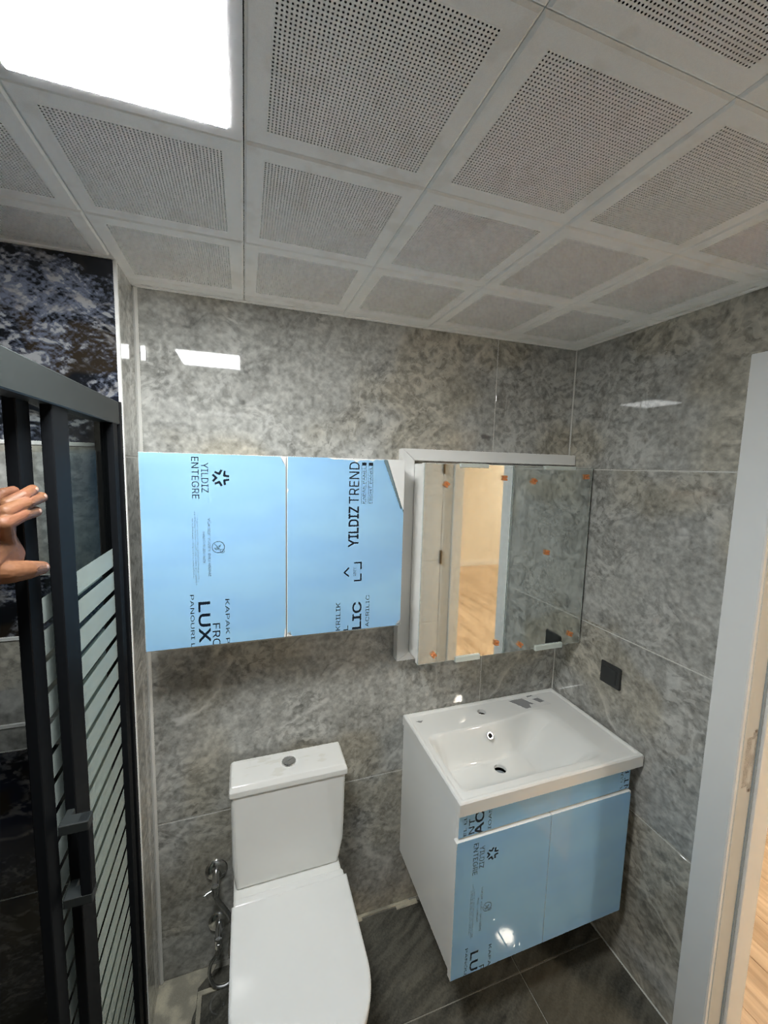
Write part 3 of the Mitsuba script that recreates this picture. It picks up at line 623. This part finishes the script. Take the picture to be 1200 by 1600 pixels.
rg = extr(Polygon(Point(0, 0).buffer(0.0125, 32).exterior.coords, [Point(0, 0).buffer(0.0075, 32).exterior.coords[::-1]]), 0.004)
rg.apply_transform(trimesh.geometry.align_vectors([0, 0, 1], n_)); rg.apply_translation(oc)
add('basin__overflow_ring', rg, 'm_chrome', smooth=30, label='chrome overflow ring')
add('basin__overflow_hole', cyl(oc - 0.004 * n_, n_, 0.0078, 0.0052, 24), 'm_fleece', label='dark overflow hole')
add('basin__drain_pipe', cat_(cyl((1.134, -0.228, 0.664), (0, 0, 1), 0.0212, 0.004, 32)), 'm_gasket', label='grey drain seen in the drain hole')
lbl = lambda pts, z: mat(extr(Polygon(pts), 0.0003), np.eye(3), (0, 0, z))
add('basin_sticker', lbl([(1.2960, -0.0315), (1.4360, -0.0290), (1.4560, -0.1000), (1.3300, -0.1020)], 0.8036), 'm_label_paper', label='white paper label with grey print on the back right corner of the basin', cat='label')
add('basin_sticker__print', lbl([(1.3000, -0.0345), (1.3620, -0.0335), (1.3880, -0.0830), (1.3660, -0.0760), (1.3600, -0.0980), (1.3350, -0.0980)], 0.8039), 'm_ink_grey', label='grey print')
add('basin_sticker__print', lbl([(1.4030, -0.0500), (1.4300, -0.0480), (1.4420, -0.0760), (1.4180, -0.0790)], 0.8039), 'm_ink_grey', label='dark print block')
add('basin_sticker__print', lbl([(1.3900, -0.0240), (1.4180, -0.0230), (1.4200, -0.0310), (1.3930, -0.0320)], 0.8039), 'm_ink_grey')
add('basin__tap_hole', cyl((1.1535, -0.0660, 0.784), (0, 0, 1), 0.0176, 0.004, 32), 'm_fleece', label='dark tap hole')
add('basin__mark', lbl([(0.8820, -0.0500), (0.9080, -0.0530), (0.8960, -0.0640)], 0.8036), 'm_ink_grey', label='small grey mark near the left back corner')

# ------------------------------------------------------------------ toilet
tag('toilet', 'white close-coupled toilet with a closed lid and square cistern', 'toilet')
def dshape(x0, x1, yb, ys, yf, n=28, inset=0.0):
    x0, x1, yb, yf = x0 + inset, x1 - inset, yb - inset, yf + inset
    c, a, b = (x0 + x1) / 2, (x1 - x0) / 2, ys - yf
    th = np.linspace(0, -np.pi, n)
    return np.vstack([[(x0, yb), (x1, yb)], np.c_[c + a * np.sign(np.cos(th)) * np.abs(np.cos(th)) ** 0.92, ys + b * np.sin(th)]])
def loft(rings):
    n = len(rings[0][0]); V, F = [], []
    for r, z in rings: V += [(x, y, z) for x, y in r]
    for i in range(len(rings) - 1):
        for k in range(n):
            a, b = i * n + k, i * n + (k + 1) % n
            F += [(a, b, b + n), (a, b + n, a + n)]
    for base, s in ((0, 1), ((len(rings) - 1) * n, -1)):
        r = rings[0 if s > 0 else -1]
        V.append((*np.mean(r[0], axis=0), r[1])); c = len(V) - 1
        for k in range(n):
            a, b = base + k, base + (k + 1) % n
            F.append((c, b, a) if s > 0 else (c, a, b))
    m = trimesh.Trimesh(V, F, process=False)
    m.fix_normals()
    return m
def lid_rings(x0, x1, yb, ys, yf, z0, z1, r, n=6):
    out = [(dshape(x0, x1, yb, ys, yf, inset=r * 0.6), z0), (dshape(x0, x1, yb, ys, yf, inset=0), z0 + r * 0.6)]
    for t in np.linspace(0, np.pi / 2, n):
        out.append((dshape(x0, x1, yb, ys, yf, inset=r * (1 - math.cos(t))), z1 - r + r * math.sin(t)))
    out.append((dshape(x0, x1, yb, ys, yf, inset=r + 0.03), z1 + 0.0006))
    return out
add('toilet__bowl', loft([(dshape(0.285, 0.540, -0.02, -0.36, -0.50), 0.002), (dshape(0.280, 0.545, -0.02, -0.37, -0.52), 0.02), (dshape(0.268, 0.556, -0.02, -0.39, -0.55), 0.18),
                          (dshape(0.248, 0.577, -0.02, -0.42, -0.597), 0.34), (dshape(0.243, 0.582, -0.02, -0.43, -0.607), 0.385), (dshape(0.246, 0.579, -0.02, -0.43, -0.603), 0.392), (dshape(0.26, 0.565, -0.03, -0.42, -0.59), 0.393)]), 'm_ceramic', smooth=35)
add('toilet__deck', rbox(0.241, 0.578, -0.192, -0.025, 0.36, 0.4140, 0.008), 'm_ceramic', smooth=35, label='ceramic ledge under the cistern')
add('toilet__seat', loft(lid_rings(0.2375, 0.5875, -0.196, -0.440, -0.618, 0.3945, 0.4090, 0.004)), 'm_white_gloss', smooth=35, label='white seat ring')
add('toilet__lid', loft(lid_rings(0.2360, 0.5890, -0.194, -0.440, -0.621, 0.4105, 0.4270, 0.009)), 'm_white_gloss', smooth=35, label='closed flat white lid')
add('toilet__hinge_cover', rbox(0.2420, 0.5800, -0.2035, -0.176, 0.408, 0.4285, 0.0075), 'm_white_gloss', smooth=35, label='white hinge bar')
def cistern():
    s = m3.Manifold.sphere(0.010, 24)
    pts = [(x, y, 0.724) for x in (0.2475, 0.5830) for y in (-0.133, -0.032)] + [(x, y, 0.5) for x in (0.2485, 0.5790) for y in (-0.132, -0.032)] + [(x, y, 0.425) for x in (0.2570, 0.5630) for y in (-0.1335, -0.032)]
    return tm(m3.Manifold.batch_hull([s.translate(p) for p in pts]))
add('toilet__cistern', cistern(), 'm_ceramic', smooth=35)
def cistern_lid():
    s = m3.Manifold.sphere(0.006, 20); u = m3.Manifold.sphere(0.007, 20)
    pts = [s.translate((x, y, 0.738)) for x in (0.2385, 0.5935) for y in (-0.1425, -0.026)] + [s.translate((x, y, 0.750)) for x in (0.2385, 0.5935) for y in (-0.1425, -0.024)] \
        + [u.translate((x, y, 0.7585)) for x in (0.2430, 0.5890) for y in (-0.1340, -0.0275)]
    return tm(m3.Manifold.batch_hull(pts))
add('toilet__cistern_lid', cistern_lid(), 'm_ceramic_dusty', smooth=35, label='cistern lid with dusty streaks')
b0 = (0.4165, -0.0770)
add('toilet__flush_button', cyl((*b0, 0.7650), (0, 0, 1), 0.0235, 0.004, 48, 0.0222), 'm_chrome', smooth=30, label='round chrome flush button')
half = lambda s: extr(Point(0, 0).buffer(0.0195, 32).intersection(sbox(-0.03, 0.0006, 0.03, 0.03) if s > 0 else sbox(-0.03, -0.03, 0.03, -0.0006)), 0.0022)
for s in (1, -1):
    m = half(s); m.apply_transform(trimesh.transformations.rotation_matrix(0.5, [0, 0, 1])); m.apply_translation((*b0, 0.7688))
    add('toilet__flush_button__half', m, 'm_chrome')

# ------------------------------------------------------------------ valves, hoses, drain
def valve(name, x, z, label, tap):
    tag(name, label, 'valve')
    prof = np.array([[0.0, 0.0], [0.036, 0.0], [0.0365, 0.002], [0.032, 0.008], [0.018, 0.013], [0.0, 0.0135]])
    rs = trimesh.creation.revolve(prof, sections=40); rs = mat(rs, np.array([[1, 0, 0], [0, 0, -1], [0, 1, 0.0]]), (x, -0.0005, z))
    add(name + '__rosette', rs, 'm_chrome', smooth=35, label='round chrome wall plate')
    add(name + '__body', cat_(cyl((x, -0.010, z), (0, -1, 0), 0.011, 0.052, 24), cyl((x, -0.060, z + 0.004), (0, 0, -1), 0.0125, 0.030, 24), cyl((x, -0.060, z - 0.024), (0, 0, -1), 0.009, 0.016, 6)), 'm_chrome', smooth=35)
    add(name + '__lever', rbox(x - 0.006, x + 0.006, -0.082, -0.062, z - 0.004, z + 0.004, 0.003, 12) if not tap else cat_(cyl((x, -0.060, z - 0.010), (-1, -0.25, -0.12), 0.0040, 0.030, 12), rbox(x - 0.037, x - 0.026, -0.072, -0.064, z - 0.017, z - 0.012, 0.002, 12)), 'm_chrome', smooth=35)
valve('angle_valve', 0.183, 0.367, 'chrome angle valve with a small lever on the wall left of the cistern', True)
valve('angle_valve_001', 0.189, 0.168, 'chrome angle valve low on the wall beside the toilet foot', False)
add('water_hose', tube([(0.183, -0.060, 0.345), (0.188, -0.064, 0.320), (0.205, -0.066, 0.290), (0.222, -0.062, 0.250), (0.232, -0.052, 0.210), (0.238, -0.036, 0.165)], 0.0075), 'm_steel_hose', smooth=True,
    label='thick grey braided hose running from the upper valve down behind the toilet', cat='hose')
add('water_hose_001', tube([(0.189, -0.060, 0.146), (0.184, -0.064, 0.120), (0.166, -0.068, 0.095), (0.160, -0.072, 0.060), (0.176, -0.078, 0.020), (0.205, -0.080, 0.010), (0.228, -0.076, 0.018), (0.238, -0.072, 0.050), (0.224, -0.064, 0.110), (0.232, -0.052, 0.170), (0.236, -0.040, 0.230)], 0.0058), 'm_steel_hose', smooth=True,
    label='thin steel hose looping near the floor from the lower valve', cat='hose')
add('water_hose_001__nut', cyl((0.190, -0.060, 0.134), (-0.35, -0.25, -1), 0.0085, 0.020, 6), 'm_chrome', label='chrome nut')
tag('floor_drain', 'square floor drain cover in a pale cement border left of the toilet', 'drain')
fd = Polygon([(0.124, -0.068), (0.282, -0.068), (0.282, -0.226), (0.124, -0.226)])
fi = fd.buffer(-0.013, join_style=2)
m = extr(Polygon(fd.exterior.coords, [fi.exterior.coords[::-1]]), 0.004); m.apply_translation((0, 0, 0.0025)); add('floor_drain__border', m, 'm_cement', label='pale cement border')
m = bx(fi.bounds[0] + .002, fi.bounds[2] - .002, fi.bounds[1] + .002, fi.bounds[3] - .002, -0.001, 0.0052, 0.001)
add('floor_drain__cover', m, 'm_floor', label='grey stone insert')
add('floor_drain__screw', cyl((0.205, -0.128, 0.005), (0, 0, 1), 0.0045, 0.0022, 20, 0.0035), 'm_chrome', smooth=30, label='bright screw head')

# ------------------------------------------------------------------ light switch
tag('light_switch', 'black square light switch on the right wall above the basin', 'light switch')
add('light_switch__plate', bx(W - 0.009, W - 0.0002, -0.3295, -0.2445, 0.9705, 1.0500, 0.0025), 'm_black_plastic')
rk = trimesh.convex.convex_hull(np.array([(W - 0.009, y, z) for y in (-0.316, -0.258) for z in (0.983, 1.038)] + [(W - 0.0150, y, 0.986) for y in (-0.3125, -0.2615)] + [(W - 0.0125, y, 1.035) for y in (-0.3125, -0.2615)]))
add('light_switch__rocker', rk, 'm_black_plastic', label='raised rocker')

# ------------------------------------------------------------------ shower enclosure
tag('shower_enclosure', 'black framed sliding shower doors with striped frosted glass', 'shower enclosure')
YE = -1.157
add('shower_enclosure__top_rail', bx(-0.040, -0.001, YE, -0.166, 1.8280, 1.8825, 0.002), 'm_black_rail', label='wide dark grey top rail')
add('shower_enclosure__top_rail__cap', bx(-0.042, 0.0005, -0.1665, -0.1600, 1.826, 1.8845, 0.001), 'm_black_rail')
add('shower_enclosure__wall_post', cat_(bx(-0.040, -0.022, -0.2350, SW - 0.0027, 0.012, 1.8275, 0.001), bx(-0.022, 0.0, -0.1800, SW - 0.0027, 0.012, 1.8825, 0.001), bx(-0.024, -0.0015, -0.2330, -0.200, 0.012, 1.8275, 0.001)), 'm_black_metal', label='black wall profile')
add('shower_enclosure__wall_post', bx(-0.040, 0.0, YE, YE + 0.04, 0.012, 1.8825, 0.001), 'm_black_metal')
add('shower_enclosure__bottom_rail', bx(-0.055, 0.0, YE, SW - 0.003, 0.0, 0.040, 0.003), 'm_black_rail')
def sliding(name, xf, y0, y1, w, label, zt, first):
    add(name + '__stile', bx(xf - 0.017, xf, y0, y0 + w, 0.042, 1.832, 0.0015), 'm_black_metal', label=label)
    add(name + '__gasket', bx(xf - 0.013, xf - 0.005, y0 + w, y0 + w + 0.0045, 0.042, 1.832, 0.001), 'm_gasket', label='grey seal beside the glass')
    xg = xf - 0.009
    pane = trimesh.Trimesh([(xg, y0 + w + 0.003, 0.042), (xg, y1, 0.042), (xg, y1, 1.832), (xg, y0 + w + 0.003, 1.832)], [[0, 1, 2], [0, 2, 3]], process=False)
    add(name + '__pane', pane, 'm_pane', label='clear glass pane')
    z = zt
    while z > 0.10:
        q = trimesh.Trimesh([(xg + 0.0006, y0 + w + 0.005, z - 0.0445), (xg + 0.0006, y1 - 0.001, z - 0.0445), (xg + 0.0006, y1 - 0.001, z), (xg + 0.0006, y0 + w + 0.005, z)], [[0, 1, 2], [0, 2, 3]], process=False)
        add(name + '__frosted_stripe', q, 'm_frost')
        z -= 0.0570
SA, SB = 'shower_enclosure__door', 'shower_enclosure__door_001'
sliding('shower_enclosure__door', -0.006, -0.5450, -0.2320, 0.064, 'wide black stile', 1.5300, True)
sliding('shower_enclosure__door_001', -0.030, -0.6010, -0.2000, 0.042, 'black stile gripped by the hand', 1.5060, False)
# handle on the front door's stile
hy = -0.545
add('shower_enclosure__door__handle', bx(0.007, 0.024, hy - 0.040, hy - 0.018, 0.957, 1.118, 0.0015), 'm_black_metal', label='black bar handle')
for z in (1.1085, 0.9675):
    add('shower_enclosure__door__handle__bracket', cat_(bx(-0.020, 0.0245, hy - 0.0405, hy - 0.0165, z - 0.0095, z + 0.0095, 0.0015), bx(-0.020, -0.008, hy - 0.018, hy + 0.001, z - 0.007, z + 0.007, 0.001)), 'm_black_rail')

# ------------------------------------------------------------------ hand on the shower door
tag('person', 'hand and forearm reaching in, thumb down, pushing the black shower door stile', 'person')
def hand():
    A = lambda *p: np.array(p)
    w, el = A(-0.046, -0.706, 1.5975), A(-0.060, -1.00, 1.560)
    iM, mM, rM, lM = A(-0.030, -0.655, 1.6215), A(-0.037, -0.640, 1.6270), A(-0.043, -0.630, 1.6320), A(-0.048, -0.628, 1.6400)
    B = []
    pal = [(iM, .0125), (mM, .012), (rM, .012), (lM, .011), (A(-.034, -.624, 1.600), .0125), (A(-.036, -.640, 1.586), .016), (w + A(0, .004, .012), .020), (w - A(0, 0, .012), .021)]
    B.append(m3.Manifold.batch_hull([m3.Manifold.sphere(r, 20).translate(tuple(p)) for p, r in pal]))
    B.append(m3.Manifold.batch_hull([capsule(w - A(0, 0, .008), w + A(0, 0, .014), .0215, .021), capsule(el, el + A(0, 0, .03), .036, .038)]))
    def chain(p, r):
        for a, b, ra, rb in zip(p[:-1], p[1:], r[:-1], r[1:]): B.append(capsule(a, b, ra, rb))
    chain([iM, A(-.0205, -.6790, 1.6515), A(-.0125, -.6460, 1.6605), A(-.0178, -.5925, 1.6590)], [.0128, .0112, .0096, .0082])
    chain([mM, A(-.0225, -.6660, 1.6655), A(-.0125, -.6340, 1.6760), A(-.0185, -.5690, 1.6795)], [.0124, .0110, .0098, .0084])
    chain([rM, A(-.0285, -.6465, 1.6745), A(-.0165, -.6300, 1.6855), A(-.0200, -.5920, 1.6925)], [.0120, .0104, .0092, .0081])
    chain([lM, A(-.0460, -.6360, 1.6800), A(-.0400, -.6300, 1.6890), A(-.0330, -.6170, 1.6925)], [.0110, .0092, .0082, .0070])
    chain([A(-.044, -.682, 1.5900), A(-.0230, -.6690, 1.5830), A(-.0115, -.6460, 1.5800), A(-.0170, -.5865, 1.5690)], [.0200, .0160, .0138, .0104])
    B.append(m3.Manifold.batch_hull([m3.Manifold.sphere(r, 16).translate(tuple(p)) for p, r in ((A(-.026, -.668, 1.585), .011), (A(-.034, -.626, 1.600), .009), (A(-.036, -.640, 1.588), .014))]))
    M = m3.Manifold.batch_boolean(B, m3.OpType.Add).refine_to_length(0.003)
    t = tm(M); t.merge_vertices()
    trimesh.smoothing.filter_taubin(t, lamb=0.5, nu=0.53, iterations=12)
    v = np.array(t.vertices); n = np.array(t.vertex_normals)
    cr = sum(np.exp(-(np.linalg.norm(v - c, axis=1) / 0.0085) ** 2) for c in (A(-.004, -.646, 1.6605), A(-.004, -.634, 1.676), A(-.008, -.630, 1.6855), A(.000, -.645, 1.580)))
    v += n * (0.0008 * (meshkit.fbm(v * 260, 3) - 0.5) + 0.0007 * cr * np.sin(v[:, 1] * 2600))[:, None]
    t.vertices = v
    return t
add('person__hand', hand(), 'm_skin', smooth=True)
def nail(p, d, up, L=0.0100, Wd=0.0074):
    d = np.array(d, float); d /= np.linalg.norm(d); up = np.array(up, float); up -= d * np.dot(up, d); up /= np.linalg.norm(up); s = np.cross(d, up)
    sp = m3.Manifold.sphere(1.0, 28).scale((L / 2, Wd / 2, 0.0016))
    return mat(tm(sp), np.stack([d, s, up], 1), p)
for p, d, L in (((-0.0098, -0.5975, 1.6605), (-0.10, 1, -0.02), .0105), ((-0.0102, -0.5755, 1.6815), (-0.10, 1, 0.05), .0112), ((-0.0120, -0.5975, 1.6935), (-0.10, 1, 0.15), .0105), ((-0.0062, -0.5960, 1.5725), (-0.06, 1, -0.18), .0140)):
    add('person__nail', nail(p, d, (1, 0, 0.15), L), 'm_nail', smooth=True, label='fingernail')
